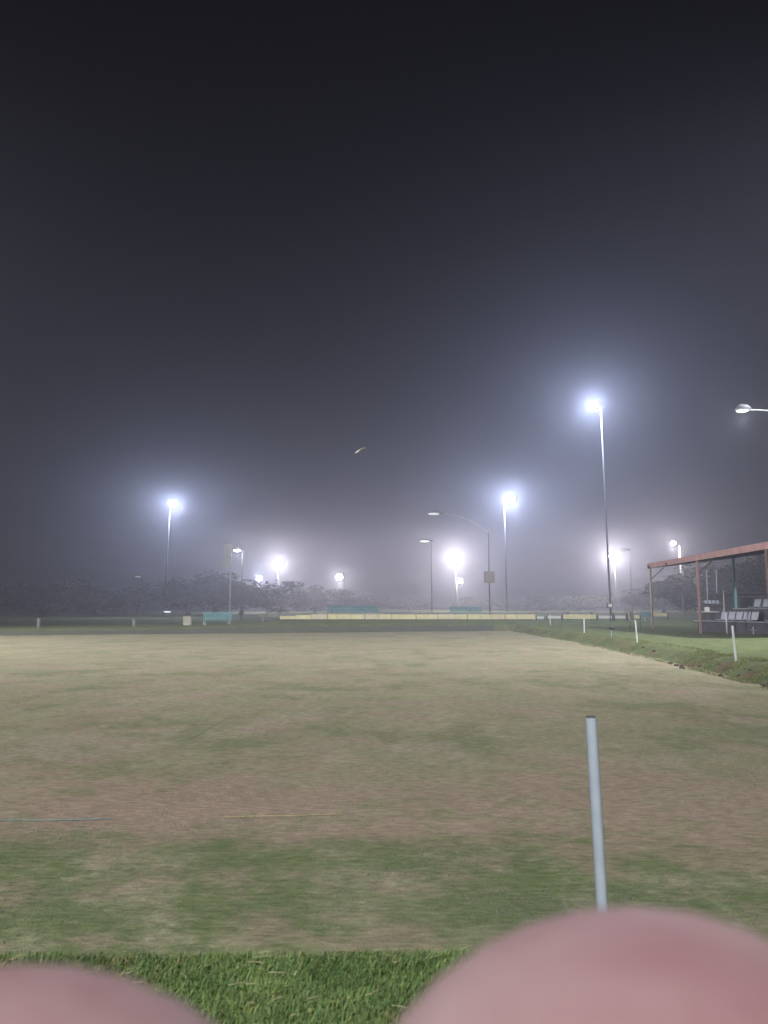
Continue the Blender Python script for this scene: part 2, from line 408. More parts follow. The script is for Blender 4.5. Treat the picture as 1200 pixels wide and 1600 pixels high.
# ------------------------------------------------------------------ cream barrier beyond the green
BY = 57.0
root = empty('board_wall', at_dist(740, 968, BY), 0, 'long low cream board wall with dark joints beyond the far edge of the green', 'wall')
z0 = root.location.z; rx = root.location.x
def X(px, y=BY): return (px-600)/F*y/ (math.cos(PITCH)) * 1.0 + 0 if False else at_dist(px, 951, y).x
cuts = [437,462,487,512,527,548,570,591,612,650,684,710,730,750,767,789,807,836]
gtop = .34
for k in range(len(cuts)-1):
    a, b = X(cuts[k])+.022, X(cuts[k+1])-.022
    h = .37*(1 if cuts[k] > 480 else .65 + .35*(cuts[k]-437)/43)
    MB().box(((a+b)/2-rx, random.uniform(-.01,.01), .06+h/2-.04), (b-a, .06, h)).build('panel', M_cream if k % 4 != 2 else M_cream2, root, bevel=.008)
for k, c in enumerate(cuts):
    MB().box((X(c)-rx, .0, .12), (.035, .10, .50)).build('joint_post', M_dark if k % 3 == 0 else M_timber, root)
MB().box((X(640)-rx, .02, -.02), (X(836)-X(440), .10, .05)).build('bottom_rail', M_dark, root)
# short sections further right
def short_wall(a, b, y0, y1, mat, label, d=BY+2):
    A, B = at_dist(a, y0, d), at_dist(b, y1, d)
    root = empty('board_wall', ((A.x+B.x)/2, d, B.z), 0, label, 'wall')
    W = B.x-A.x; H = A.z-B.z
    n = max(1, int(W/2.2))
    for k in range(n):
        MB().box((-W/2+W*(k+.5)/n, 0, H/2), (W/n-.06, .06, H)).build('panel', mat, root, bevel=.008)
    for k in range(n+1):
        MB().box((-W/2+W*k/n, .0, H/2-.15), (.05, .10, H+.34)).build('joint_post', M_dark, root)
    return root
M_whiteb = simple('white_boards', (.80,.79,.74), .6, 0, .08, 3)
short_wall(838, 851, 963, 967, M_whiteb, 'short white board section just right of the long cream wall')
short_wall(855, 877, 962.5, 966.5, M_whiteb, 'white board section between the third and fourth rim posts')
short_wall(879, 932, 960, 967, M_cream, 'cream board section standing behind the third white rim post')
short_wall(934, 957, 962, 966.5, M_whiteb, 'white board section in front of the small light box')
short_wall(960, 978, 962, 966.5, M_whiteb, 'white board section right of the small light box')
short_wall(981, 1000, 961, 966.5, M_cream, 'cream board section behind the second white rim post')
short_wall(1017, 1043, 958, 963, M_cream, 'cream board section under the left end of the shelter roof', BY+6)

# pale benches behind the wall
def plank_bench(a, b, y, d, label, thick=.09, teal=False):
    A, B = at_dist(a, y, d), at_dist(b, y, d)
    zg = height(A.x, d); root = empty('plank_bench', ((A.x+B.x)/2, d, zg), 0, label, 'bench', 'long timber benches beyond the board wall')
    W = B.x-A.x; z = A.z-zg
    for k in range(3): MB().box((0, -.16+k*.15, z), (W, .13, .06)).build('seat_plank', M_timber, root, bevel=.006)
    n = max(2, int(W/2))
    for k in range(n):
        x = -W/2+.3+(W-.6)*k/(n-1)
        MB().box((x, 0, z/2-.04), (.07, .36, z-.02)).build('leg', M_dark, root)
    return root
plank_bench(649, 833, 957, BY+1.6, 'long pale timber bench behind the middle of the cream wall')
plank_bench(497, 601, 959, BY+1.4, 'pale timber bench in front of the long teal slatted bench')
plank_bench(405, 455, 962.5, BY+1.2, 'short pale timber bench at the left end of the cream wall')
plank_bench(881, 930, 956, BY+3.2, 'pale timber bench behind the raised cream board section')
plank_bench(952, 985, 957, BY+3.0, 'pale timber bench near the second white rim post')
def slat_bench(a, b, ytop, ybot, d, n, label):
    A, B = at_dist(a, ytop, d), at_dist(b, ybot, d); zg = height(A.x, d)
    root = empty('slatted_bench', ((A.x+B.x)/2, d, zg), 0, label, 'bench', 'teal slatted benches beyond the green')
    W = B.x-A.x; zt = A.z-zg; zb = B.z-zg; hh = (zt-zb)/n
    for k in range(n):
        MB().box((0, -.02*k, zt-hh*(k+.5)), (W, .03, hh*.74)).build('back_slat', M_teal, root, bevel=.004)
    for k in range(3): MB().box((0, -.2-.14*k, max(.2,zb-.05)), (W, .12, .03)).build('seat_slat', M_teal, root, bevel=.004)
    m = max(2, int(W/1.8))
    for k in range(m):
        x = -W/2+.15+(W-.3)*k/(m-1)
        mb = MB(); mb.box((x, .06, zt/2), (.05,.05,zt)); mb.box((x,-.44, max(.2,zb-.08)/2), (.05,.05,max(.2,zb-.08))); mb.box((x,-.19,max(.2,zb-.09)-.02), (.05,.5,.04)); mb.build('frame', M_galv, root)
    return root
slat_bench(511, 592, 946.5, 957, BY+5, 5, 'longest teal slatted bench behind the cream wall, left of centre')
slat_bench(703, 753, 947.5, 957, BY+5, 5, 'teal slatted bench behind the cream wall beside the lamp column with the cabinet')
slat_bench(318, 363, 956, 968.5, 50, 4, 'teal slatted bench alone on the grass left of the cream wall')
slat_bench(1001, 1016, 955, 963, BY, 4, 'small teal slatted bench left of the shelter columns')

# short pale bollards on the left rim
for (px, yb, h, wd, lab) in ((60, 981, 15, 4, 'pale stub post at the far left rim of the green'), (209, 980, 13, 4, 'pale stub post below the tall mast on the left'),
                       (411, 969, 10, 4, 'pale stub post just left of the cream wall'), (518, 962, 9, 3, 'thin pale stub post beside the long teal bench'), (417, 961, 40, 1.6, 'thin pale pole rising behind the left end of the cream wall')):
    d = 46 + max(0, (px-100))*.03; p = at_dist(px, yb, d); zg = height(p.x, d); ht = max(.3, at_dist(px, yb-h, d).z-zg); wm = wd/F*d
    mb = MB(); mb.box((0,0,ht/2-.05), (wm, wm, ht+.1)); o = mb.build('stub_post', M_stub, bevel=.01); o.location = (p.x, d, zg); tag(o, lab, 'post', 'stub posts on the far rim')
p = at_dist(293, 972, 52); zg = height(p.x, 52)
root = empty('timber_bin', (p.x, 52, zg), 0, 'small boxy timber bin on the bank left of the teal bench', 'bin')
MB().box((0,0,.32), (.5,.45,.62)).build('body', M_timber, root, bevel=.01); MB().box((0,0,.66), (.56,.5,.05)).build('lid', M_dark, root, bevel=.01)

# ------------------------------------------------------------------ floodlight masts and lamps
LIGHTS = []
def point(loc, power, rad, col, parent=None, name='lamp_light', spot=None):
    l = bpy.data.lights.new(name, 'POINT' if spot is None else 'SPOT'); l.energy = power; l.shadow_soft_size = rad; l.color = col
    o = bpy.data.objects.new(name, l); COL.objects.link(o); o.location = loc
    if spot is not None:
        l.spot_size = R(spot[1]); l.spot_blend = 1.0
        o.rotation_euler = Vector(spot[0]).to_track_quat('-Z', 'Y').to_euler()
    if parent is not None: o.parent = parent
    return o
def mast(px, py, H, label, power, rad, col, heads=2, offs=0.0, polew=.14, polemat=None, lean=0.0, aim=(0, 25, 0), loc=None, spot=None, tilt=-.55, hw=.5, nrow=2, group='floodlight masts round the sports grounds'):
    polemat = polemat or M_galv
    if loc is None:
        r = ray(px, py); d = (H-EYE)/r.z*r.y; p = at_dist(px, py, d)
    else: p = Vector((loc[0], loc[1], H)); d = loc[1]
    zg = height(p.x, p.y)
    root = empty('floodlight_mast', (p.x, p.y, zg), 0, label, 'floodlight', group)
    h = p.z - zg
    fwd = Vector((aim[0]-p.x, aim[1]-p.y, 0)).normalized(); rz = math.atan2(fwd.y, fwd.x)+math.pi/2
    side = Vector((-fwd.y, fwd.x, 0))
    if side.x < 0: side = -side
    tx = offs
    bx = tx + lean*h
    MB().tube([(bx,0,-.3), (bx-(bx-tx)*.5,0,h*.5), (tx,0,h-.25)], [polew*1.25, polew, polew*.72], 12).build('pole', polemat, root, True)
    MB().tube([(bx,0,0), (bx,0,.10)], polew*2.2, 12).build('base_plate', polemat, root)
    wspan = hw*1.06*(heads-1)
    if wspan > 0 or offs:
        a = side*(-wspan/2-.1); b = side*(wspan/2+.1)
        mb = MB(); mb.tube([Vector((0,0,h-.3))+a, Vector((0,0,h-.3))+b], .05, 8)
        if offs: mb.tube([(tx,0,h-.3), (0,0,h-.3)], .05, 8)
        mb.build('crossarm', M_dark, root)
    for k in range(heads*nrow):
        kk, kr = k % heads, k//heads
        c = side*(-wspan/2 + (wspan*kk/(heads-1) if heads > 1 else 0)) + Vector((0,0,h+(kr-(nrow-1)/2)*hw*1.02))
        rot = (Matrix.Rotation(rz, 3, 'Z') @ Matrix.Rotation(R(-28), 3, 'X'))
        mb = MB(); nn = rot @ Vector((0,-1,0)); mb.tube([c-nn*hw*.35, c-nn*hw*.2, c+nn*hw*.2], [hw*.22, hw*.45, hw*.52], 14); mb.tube([c, (c.x, c.y, h-.3)], .03, 6)
        hd = mb.build('lamp_head', M_dark, root, bevel=.02)
        mb = MB(); nrm = rot @ Vector((0,-1,0)); cc = c + nrm*(hw*.21+.012); mb.tube([cc-nrm*.01, cc+nrm*.02, cc+nrm*hw*.12], [hw*.48, hw*.48, hw*.25], 16)
        mb.build('lens', M_lcool if col[0] < .9 else M_lwarm, hd)
    tgt = fwd*1.0 + Vector((0,0,tilt))
    point(Vector((0,0,h)) + fwd*(hw*.35+rad+.05) + Vector((0,0,-.1)), power, rad, col, root, 'lamp_light', None if spot is None else (tgt, spot))
    return root
PW = 1.12  # far lamp heads built oversize, their width stands in for bloom
mast(928, 635, 17.5, 'tallest-looking nearest floodlight mast with a blue-white lamp high on the right', 5500*PW, .30, COOL, 1, .55, .07, M_pole, .010, hw=.72, nrow=1)
mast(797, 781, 17.5, 'floodlight mast with a blue-white lamp right of the long-armed street lamp', 11500*PW, .6, COOL, 1, -.9, .10, M_pole, .006, hw=1.5, nrow=1)
mast(270, 789, 17.5, 'tall floodlight mast with a blue-white lamp alone on the left', 10500*PW, .6, COOL, 1, -.4, .14, M_dark, -.022, hw=1.4, nrow=1)
mast(710, 873, 14, 'floodlight mast with a big warm white lamp just left of the long-armed street lamp', 24000*PW, 1.0, WARM, 1, .3, .11, M_pole, .004, hw=2.5, nrow=1)
mast(960, 871, 14, 'floodlight mast with a big warm white lamp low under the highest blue-white one', 24000*PW, 1.0, WARM, 1, 0, .09, M_pole, 0, hw=2.5, nrow=1)
mast(435, 881, 13, 'floodlight mast with a big warm white lamp left of centre', 20000*PW, 1.0, WARM, 1, 0, .09, M_pole, 0, hw=2.4, nrow=1)
mast(530, 903, 10, 'low floodlight mast with a soft warm white lamp near the centre', 9000*PW, .8, WARM, 1, 0, .09, M_pole, 0, hw=2.0, nrow=1)
mast(405, 904, 10, 'low floodlight mast with a small blue-white lamp below the bigger warm one', 8000*PW, .7, COOL, 1, 0, .09, M_pole, 0, hw=1.5, nrow=1)
mast(719, 908, 9, 'small dim lamp mast just below the big warm floodlight', 4000*PW, .6, WARM, 2, -1.0, .12, M_pole, .004, hw=.7)
mast(1052, 850, 9.5, 'white lamp pole with a small bright lamp above the left end of the shelter roof', 2500*PW, .35, WARM, 1, .75, .09, M_galv, .012, hw=.66, nrow=1)
# masts beside the green, just outside the picture, that light its turf
BACK = ((23.5, 19, 17, 'floodlight mast beside the shelter that lights the green from the right', 36000, (-2, 40), -.62, 120),
        (-33, 20, 17, 'floodlight mast beyond the left rim that lights the green', 50000, (4, 44), -.55, 115),
        (-4.3, -14.3, 17, 'floodlight mast behind the seated person', 27000, (2, 40), -.60, 110))
for (x, y, H, lab, pw, aim_, tilt_, cone) in BACK:
    mast(0, 0, H, lab, pw, .35, (.95,.96,1), 3, 0, .16, M_galv, 0, aim=aim_, loc=(x, y), spot=cone, tilt=tilt_)

def street_lamp(px, py, H, arm, label, head_l, mat_l, power=0, pole_dx=0, rise=.3, up=1.0, cabinet=False, flat=True, polew=.05, d=None):
    """px, py: the lamp head; arm: length of the outreach towards +x"""
    if d is None: r = ray(px, py); d = (H-EYE)/r.z*r.y
    p = at_dist(px, py, d); zg = height(p.x+arm, d)
    root = empty('street_lamp', (p.x+arm, d, zg), 0, label, 'street lamp', 'street lamps round the grounds')
    h = p.z-zg
    MB().tube([(0,0,-.3), (0,0,h*.5), (0,0,h-up)], [polew*1.3, polew, polew*.7], 10).build('pole', M_pole, root, True)
    if arm > .2:
        pts = []
        for k in range(11):
            t = k/10; pts.append((-arm*t, 0, h-up+up*math.sin(t*math.pi/2)))
        MB().tube(pts, [polew*.7-.02*t/10 for t in range(11)], 8).build('arm', M_galv, root, True)
    hd = MB(); hd.tube([(-arm+head_l*.15,0,h+.02), (-arm-head_l*.1,0,h+.05), (-arm-head_l*.6,0,h+.05), (-arm-head_l,0,h+.0)], [.05,.12,.15,.05], 10)
    H_ = hd.build('lamp_head', M_pole, root, True)
    mb = MB(); mb.ball((-arm-head_l*.55, 0, h-.05), head_l*.42, 12, 6, (1, .35, .22)); mb.build('lens', mat_l, H_, True)
    if cabinet:
        MB().box((0,-.08,h*.5-.95), (.85,.35,.95)).build('cabinet', M_box, root, bevel=.02)
    if power: point((-arm-head_l*.55, 0, h-.35), power, .12, (.95,1,.92), root)
    return root
street_lamp(690, 802, 9.0, 3.9, 'street lamp with a long curved arm reaching left and a brown cabinet on its column', 1.2, M_lfaint, 0, up=1.6, cabinet=True, d=62)
street_lamp(1170, 640, 8.0, 2.3, 'street lamp with a lit head reaching into view above the shelter roof', .46, M_ldim, 120, up=.35, d=25)
street_lamp(674, 845, 9, 0, 'slim street lamp with a flat pale head left of the big warm floodlight', 1.5, M_ldim, 0, up=.1, d=92)
street_lamp(379, 859, 7.5, 0, 'slim street lamp with a short bright flat head beside the tall pale panel', 1.1, emit_mat('lit_lens_street', WARM, 6), 500, up=.1, d=81)
street_lamp(984, 859, 10, 0, 'small faint street lamp at the right shoulder of the low warm floodlight', 1.3, M_lfaint, 0, up=.1, d=112)
street_lamp(223, 900, 5, 0, 'faint lamp head hanging in the dark left of the tall left mast', 1.1, M_lfaint, 0, up=.1, d=100)
street_lamp(270, 955, 1.2, 0, 'low small bright lamp at the foot of the tall left mast', 1.1, M_ldim, 0, up=.1, d=85)
street_lamp(538, 896, 11, 0, 'flat street lamp head touching the soft warm lamp near the centre', 1.8, M_ldim, 0, up=.1, d=150)

# tall pale panel on a pole, left
p = at_dist(354, 868, 78); zg = height(p.x, 78); root = empty('panel_sign', (p.x, 78, zg), 0, 'tall narrow pale panel on a pole left of the flat street lamp', 'sign')
zc = p.z-zg; MB().box((0,0,zc), (.75,.10,2.4)).build('panel', M_sign, root, bevel=.02); MB().tube([(.45,.1,0),(.45,.1,zc+1.2)], .07, 8).build('pole', M_galv, root)
# small white light box
p = at_dist(953, 946, 54); zg = height(p.x, 54); root = empty('light_box', (p.x, 54, zg), 0, 'small square white box in a dark frame on a short post', 'sign')
zc = p.z-zg; MB().box((0,0,zc), (.44,.12,.36)).build('frame', M_dark, root, bevel=.01); MB().box((0,-.07,zc), (.28,.03,.24)).build('face', M_whiteb, root); MB().tube([(0,.03,-.1),(0,.03,zc-.15)], .03, 8).build('post', M_dark, root)
# pale folding chair near second post
p = at_dist(992, 960, 42); zg = height(p.x, 42); root = empty('garden_chair', (p.x, 42, zg), .7, 'pale garden chair behind the second white rim post', 'chair')
MB().box((0,0,.45), (.46,.42,.04)).build('seat', M_timber, root, bevel=.01)
MB().box((0,.22,.72), (.46,.04,.46), Matrix.Rotation(R(-12),3,'X')).build('backrest', M_whiteb, root, bevel=.01)
for sx in (-.2,.2):
    for sy in (-.18,.18): MB().tube([(sx,sy,.44),(sx*1.1,sy*1.15,0)], .015, 6).build('leg', M_dark, root)

# ------------------------------------------------------------------ shelter with red fascia
FA = Vector((14.4, 27.6)); FB = Vector((14.75, 41.7))
SH = 3.62
root = empty('spectator_shelter', (14.6, 35, 0), 0, 'open shelter with a faded red fascia and sloping dark roof over the grandstand', 'shelter')
L0 = root.location
def loc(v): return Vector(v)-L0
mb = MB(); d = (FB-FA).normalized(); ang = math.atan2(d.y, d.x); c = (FA+FB)/2; LL = (FB-FA).length
rot = Matrix.Rotation(ang, 3, 'Z')
mb.box(loc((c.x, c.y, SH-.11)), (LL, .05, .27), rot); mb.build('fascia', M_fascia, root, bevel=.008)
# returning end fascias slope back
for e, s in ((FA, -1), (FB, 1)):
    mb = MB(); a = loc((e.x, e.y, SH-.1)); b = loc((e.x+5.2, e.y, SH+.55)); v = (b-a); r2 = Matrix.Rotation(-math.atan2(v.z, v.x), 3, 'Y')
    mb.box((a+b)/2+Vector((.05,s*.03,0)), (v.length, .05, .22), r2); mb.build('end_fascia', M_fascia, root, bevel=.008)
for y in (28.1, 34.9, 41.5):
    x = FA.x+(FB.x-FA.x)*(y-FA.y)/(FB.y-FA.y)+.08; mb = MB(); mb.tube([loc((x+.02, y, SH-.85)), loc((x+.75, y, SH-.20))], .03, 6); mb.build('brace', M_redpost, root)
mb = MB(); mb.tube([loc((FB.x-.02, FB.y-.25, SH-.05)), loc((FB.x+.02, FB.y-.25, .1))], .035, 8); mb.build('downpipe', M_sign, root, True)
# corrugated roof
V = []; Fc = []; n = 220
for k in range(n+1):
    y = FA.y + (FB.y-FA.y)*k/n; x0 = FA.x + (FB.x-FA.x)*k/n; zz = .022*math.sin(k*math.pi/2)
    V += [(x0+.04-L0.x, y-L0.y, SH-.03+zz), (x0+5.2-L0.x, y-L0.y, SH+.62+zz)]
for k in range(n): Fc.append((2*k, 2*k+1, 2*k+3, 2*k+2))
mb = MB(); mb.add(V, Fc); o = mb.build('roof', M_roof, root); m = o.modifiers.new('thick', 'SOLIDIFY'); m.thickness = .02
for k in range(6):
    y = FA.y+.4+(LL-.8)*k/5; mb = MB(); a = loc((14.6, y, SH-.2)); b = loc((19.7, y, SH+.42)); v = b-a
    mb.box((a+b)/2, (v.length, .07, .16), Matrix.Rotation(-math.atan2(v.z, v.x), 3, 'Y')); mb.build('rafter', M_dark, root)
for (y, w_, m_) in ((28.1, .17, M_redpost), (34.9, .09, M_fascia), (41.5, .08, M_fascia)):
    x = FA.x+(FB.x-FA.x)*(y-FA.y)/(FB.y-FA.y)+.08; zg = height(x, y)
    MB().box(loc((x, y, (SH-.25+zg)/2)), (w_, w_, SH-.25-zg), None).build('column', m_, root, bevel=.006)
for y in (28.3, 32.5, 37, 41.4):
    MB().box(loc((19.4, y, 1.95)), (.12,.12,4.0)).build('column', M_teal, root, bevel=.006)
MB().box(loc((19.5, 30.3, 1.6)), (.05,4.2,.9)).build('wind_screen', M_roof, root)
MB().box(loc((19.5, 30.3, .55)), (.05,4.2,.9)).build('wind_screen', M_plinth, root)

# grandstand with tip-up seats
A = Vector((15.9, 38.2)); B = Vector((17.6, 31.0)); ld = (B-A).normalized(); nd = Vector((-ld.y, ld.x)); 
if nd.x < 0: nd = -nd
root = empty('grandstand', (A.x, A.y, 0), math.atan2(ld.y, ld.x), 'dark grandstand block with metal step edges under the shelter', 'grandstand')
Lg = (B-A).length; sgn = 1 if (Matrix.Rotation(-math.atan2(ld.y, ld.x),2)@nd).y > 0 else -1
T = [.0, 1.0, 2.0]; Z = [.55, 1.0]
MB().box((Lg/2, sgn*.5, .22), (Lg, .98, .62)).build('lower_step', M_plinth, root, bevel=.01)
MB().box((Lg/2+.7, sgn*1.5, .50), (Lg-1.4, .98, 1.26)).build('upper_step', M_plinth, root, bevel=.01)
MB().box((Lg/2-.05, sgn*-.02, .545), (Lg+.3, .10, .05)).build('step_edge', M_galv, root, bevel=.006)
MB().box((Lg/2+.7, sgn*.98, 1.145), (Lg-1.6, .10, .05)).build('step_edge', M_galv, root, bevel=.006)
def make_seat():
    s = empty('stand_seat', (0,0,0), 0, 'grey bucket seat', 'seat')
    # profile: pan + curved back, local +y towards the back
    V = []; Fc = []; prof = [(-.20,.30),(-.16,.28),(0,.27),(.12,.29),(.17,.34),(.20,.46),(.24,.60),(.27,.68)]
    nx_ = 7
    for (yy, zz) in prof:
        for i in range(nx_):
            t = i/(nx_-1)*2-1; V.append((t*.225, yy-(t*t)*.03, zz+(t*t)*.025))
    for j in range(len(prof)-1):
        for i in range(nx_-1): Fc.append((j*nx_+i, j*nx_+i+1, (j+1)*nx_+i+1, (j+1)*nx_+i))
    mb = MB(); mb.add(V, Fc); o = mb.build('seat_shell', M_seat, s, True); m = o.modifiers.new('thick','SOLIDIFY'); m.thickness = .02
    mb = MB(); mb.box((0,.05,.02), (.30,.06,.04)); mb.box((-.12,.05,.14), (.03,.05,.27)); mb.box((.12,.05,.14), (.03,.05,.27)); mb.build('bracket', M_dark, s)
    return s
proto = make_seat(); first = True; ang = math.atan2(ld.y, ld.x) + (0 if sgn > 0 else math.pi)
words = ['first','second','third','fourth','fifth','sixth','seventh','eighth']
def put_seat(t, row, z, label):
    global first
    s = proto if first else copy_tree(proto); first = False; z -= .22
    q = A + ld*t + nd*row; s.location = (q.x, q.y, z); s.rotation_euler = (0,0,ang); tag(s, label, 'seat', 'grey seats of the grandstand'); return s
tvals = [1.15, 1.68, 2.21, 2.74, 3.27, 4.55, 5.08, 5.61, 6.14]
for k, t in enumerate(tvals[:5]): put_seat(t, .55, .53, 'grey bucket seat, %s from the left in the lower grandstand row' % words[k])
for k, t in enumerate(tvals[5:]): put_seat(t, .55, .53, 'grey bucket seat right of the gap in the lower row, %s after the gap' % words[k])
for k, t in enumerate([2.35, 2.88, 3.60, 4.13, 4.66, 5.19]): put_seat(t, 1.5, 1.13, 'grey bucket seat, %s from the left in the upper grandstand row' % words[k])
# low white marker in front of the stand
q = A + ld*4.4 - nd*.35; root = empty('floor_sign', (q.x, q.y, height(q.x, q.y)), .3, 'small white marker standing against the dark front of the grandstand', 'marker')
MB().box((0,0,.20), (.24,.04,.03)).build('plate', M_whiteb, root); MB().tube([(0,0,-.03),(0,0,.34)], .02, 8).build('stem', M_whiteb, root)
# thin white stake beside seats
q = at_dist(1141, 950, 36); zg = .3; o = MB().tube([(0,0,-.0),(0,0,.5),(.02,0,.95)], [.035,.035,.06], 10).build('white_stake', M_whiteb, None, True); o.location = (q.x-.9, q.y-1.5, height(q.x-.9, q.y-1.5)); tag(o, 'short white stake standing in front of the second grandstand seat', 'stake')
# far table and far seats
q = at_dist(1106, 956, 47); zg = height(q.x, 47); root = empty('picnic_table', (q.x, 47, zg), 0, 'low dark table with a pale top left of the grandstand', 'table')
MB().box((0,0,q.z-zg), (1.05,.8,.05)).build('table_top', M_whiteb, root, bevel=.01)
for s in (-.3,.3): MB().box((s,0,(q.z-zg)/2-.02), (.12,.6,q.z-zg-.04)).build('leg', M_dark, root)
tb = MB().box((0,0,.14), (.24,.24,.27)).build('white_tub', M_whiteb, bevel=.02); tb.location = (q.x-.05, 47, q.z+.028); tag(tb, 'small white tub standing on the pale table top', 'tub')
q = at_dist(1114, 947, 50); zg = height(q.x, 50); root = empty('seat_platform', (q.x, 50, zg), 0, 'small dark platform behind the pale-topped table carrying four seats', 'platform')
MB().box((0,0,(q.z-zg)/2), (1.5,.9,q.z-zg)).build('platform_block', M_plinth, root, bevel=.01)
MB().box((0,-.46,q.z-zg-.03), (1.5,.03,.05)).build('platform_edge', M_dark, root)
for k in range(4):
    s = copy_tree(proto); s.scale = (.55,.55,.55); s.location = (q.x-.4+.27*k, 50, q.z); s.rotation_euler = (0,0,.35); tag(s, 'small pale seat on the dark platform, %s from its left end' % words[k], 'seat', 'seats on the far platform')
# loose upright stakes under the shelter
for (px, y0, y1, d) in ((1131, 922, 956, 44), (1094, 925, 952, 46), (1105, 890, 950, 52), (1120, 890, 950, 52)):
    a = at_dist(px, y1, d); b = at_dist(px-1, y0, d); zg = height(a.x, d)
    o = MB().tube([(0,0,-.1),(b.x-a.x,0,b.z-zg)], .035, 8).build('thin_pole', M_timber if d < 50 else M_galv); o.location = (a.x, d, zg)
    tag(o, {1131:'thin pale timber pole just left of the grandstand seats', 1094:'thin pale pole left of the pale-topped table', 1105:'left one of the twin thin goal-like poles under the shelter', 1120:'right one of the twin thin goal-like poles under the shelter'}[px], 'pole')
# dark hedge block / parked trailer seen behind the stand
q = at_dist(1165, 950, 50); zg = height(q.x, 50); root = empty('storage_shed', (q.x, 50, zg), .1, 'low dark shed behind the upper row of the grandstand seats', 'shed')
MB().box((0,0,1.0), (3.2,2.2,2.0)).build('wall', M_plinth, root, bevel=.02); MB().box((0,0,2.06), (3.5,2.5,.10)).build('roof', M_roof, root, bevel=.01); MB().box((-.6,-1.12,.9), (.8,.04,1.75)).build('door', M_dark, root)

# ------------------------------------------------------------------ trees
def tree_mesh(seed, h, wd, leafm, nleaf=6500):
    rs = np.random.default_rng(seed); random.seed(seed)
    root = empty('broadleaf_tree', (0,0,0))
    mb = MB(); mb.tube([(0,0,-.3),(.08*h*.1,0,h*.2),(0,.02*h,h*.45),(.03*h,0,h*.7)], [h*.035,h*.026,h*.018,h*.008], 8)
    tips = []
    for k in range(13):
        a = k*2.4+rs.uniform(-.4,.4); z0 = h*rs.uniform(.10,.5); ln = wd*rs.uniform(.25,.45); e = Vector((math.cos(a)*ln, math.sin(a)*ln, z0+h*rs.uniform(.12,.3)))
        mb.tube([(0,0,z0), (e.x*.5,e.y*.5,z0+(e.z-z0)*.35), e], [h*.012,h*.009,h*.004], 6); tips.append(e)
    mb.build('trunk', M_bark, root, True)
    cl = []
    for e in tips+[Vector((0,0,h*.8)), Vector((.1*wd,.05*wd,h*.62)), Vector((-.12*wd,0,h*.7))]:
        for q in range(3):
            cl.append((e+Vector(rs.normal(0,1,3))*wd*.09, wd*rs.uniform(.10,.19)))
    n = nleaf; idx = rs.integers(0, len(cl), n); C = np.array([tuple(cl[i][0]) for i in idx]); Rr = np.array([cl[i][1] for i in idx])
    dd = rs.normal(0,1,(n,3)); dd /= np.linalg.norm(dd,axis=1)[:,None]; P = C + dd*(Rr*rs.uniform(.45,1.1,n)**.6)[:,None]*np.array([1,1,.75])
    P[:,2] = np.where(P[:,2] < h*.08, h*.1+rs.random(n)*h*.3, P[:,2])
    s = h*.024*rs.uniform(.6,1.4,n); u = rs.normal(0,1,(n,3)); u /= np.linalg.norm(u,axis=1)[:,None]; v = np.cross(u, rs.normal(0,1,(n,3))); v /= np.linalg.norm(v,axis=1)[:,None]
    vs = np.stack([P-u*s[:,None], P+v*s[:,None]*.6, P+u*s[:,None], P-v*s[:,None]*.6], 1).reshape(-1,3)
    me = bpy.data.meshes.new('crown'); me.from_pydata(vs.tolist(), [], [tuple(range(4*i,4*i+4)) for i in range(n)]); me.materials.append(leafm)
    o = bpy.data.objects.new('crown', me); COL.objects.link(o); o.parent = root
    return root
TP = [tree_mesh(1, 6, 6, M_leaf), tree_mesh(2, 7, 6.5, M_leaf2), tree_mesh(3, 5, 7, M_leaf)]
TH = [6, 7, 5]
spots = [ # px, top y, distance, kind, label
 (296, 903, 150, 0, 'dim green tree right of the tall left mast'), (338, 893, 150, 1, 'dim olive tree behind the lone teal bench'), (378, 908, 155, 2, 'dim spreading tree below the flat street lamp'),
 (492, 916, 190, 2, 'far rounded tree left of the soft warm lamp'), (440, 927, 190, 0, 'far low tree below the warm lamp left of centre'), (565, 930, 195, 1, 'far low tree behind the longest teal bench'),
 (640, 933, 200, 2, 'far low tree behind the cream wall at the centre'), (845, 928, 190, 0, 'far tree right of the lamp column with the cabinet'), (905, 930, 190, 2, 'far tree below the big warm lamp on the right'),
 (1100, 880, 100, 1, 'olive tree seen under the middle of the shelter roof'), (1150, 868, 96, 0, 'dense tree behind the shed under the shelter roof'), (1205, 862, 94, 1, 'olive tree at the right picture edge behind the shelter'),
 (150, 918, 170, 2, 'far dark tree left of the tall left mast'), (70, 905, 165, 0, 'far dark tree at the left picture edge'), (-15, 912, 165, 1, 'far dark tree cut by the left picture edge'), (1035, 918, 150, 2, 'far tree behind the left end of the shelter'),
 (218, 915, 175, 0, 'far dark tree directly left of the foot of the tall left mast'), (735, 932, 200, 1, 'far low tree behind the street lamp column with the cabinet'), (975, 925, 180, 0, 'far tree behind the light box and pale chair'), (790, 934, 205, 2, 'far low tree right of the teal bench at the centre')]
used = set()
for k, (px, yt, d, kd, lab) in enumerate(spots):
    p = at_dist(px, yt, d); zg = height(p.x, d); hh = p.z-zg
    if kd in used: t = copy_tree(TP[kd])
    else: t = TP[kd]; used.add(kd)
    sc = hh/(TH[kd]*1.0); t.location = (p.x, d, zg-.05); wx_ = (1.35 if d < 100 else 2.1)*random.uniform(.9,1.2); t.scale = (sc*wx_, sc*wx_, sc); t.rotation_euler = (0,0,random.uniform(0,6.28)); tag(t, lab, 'tree', 'trees behind the grounds')

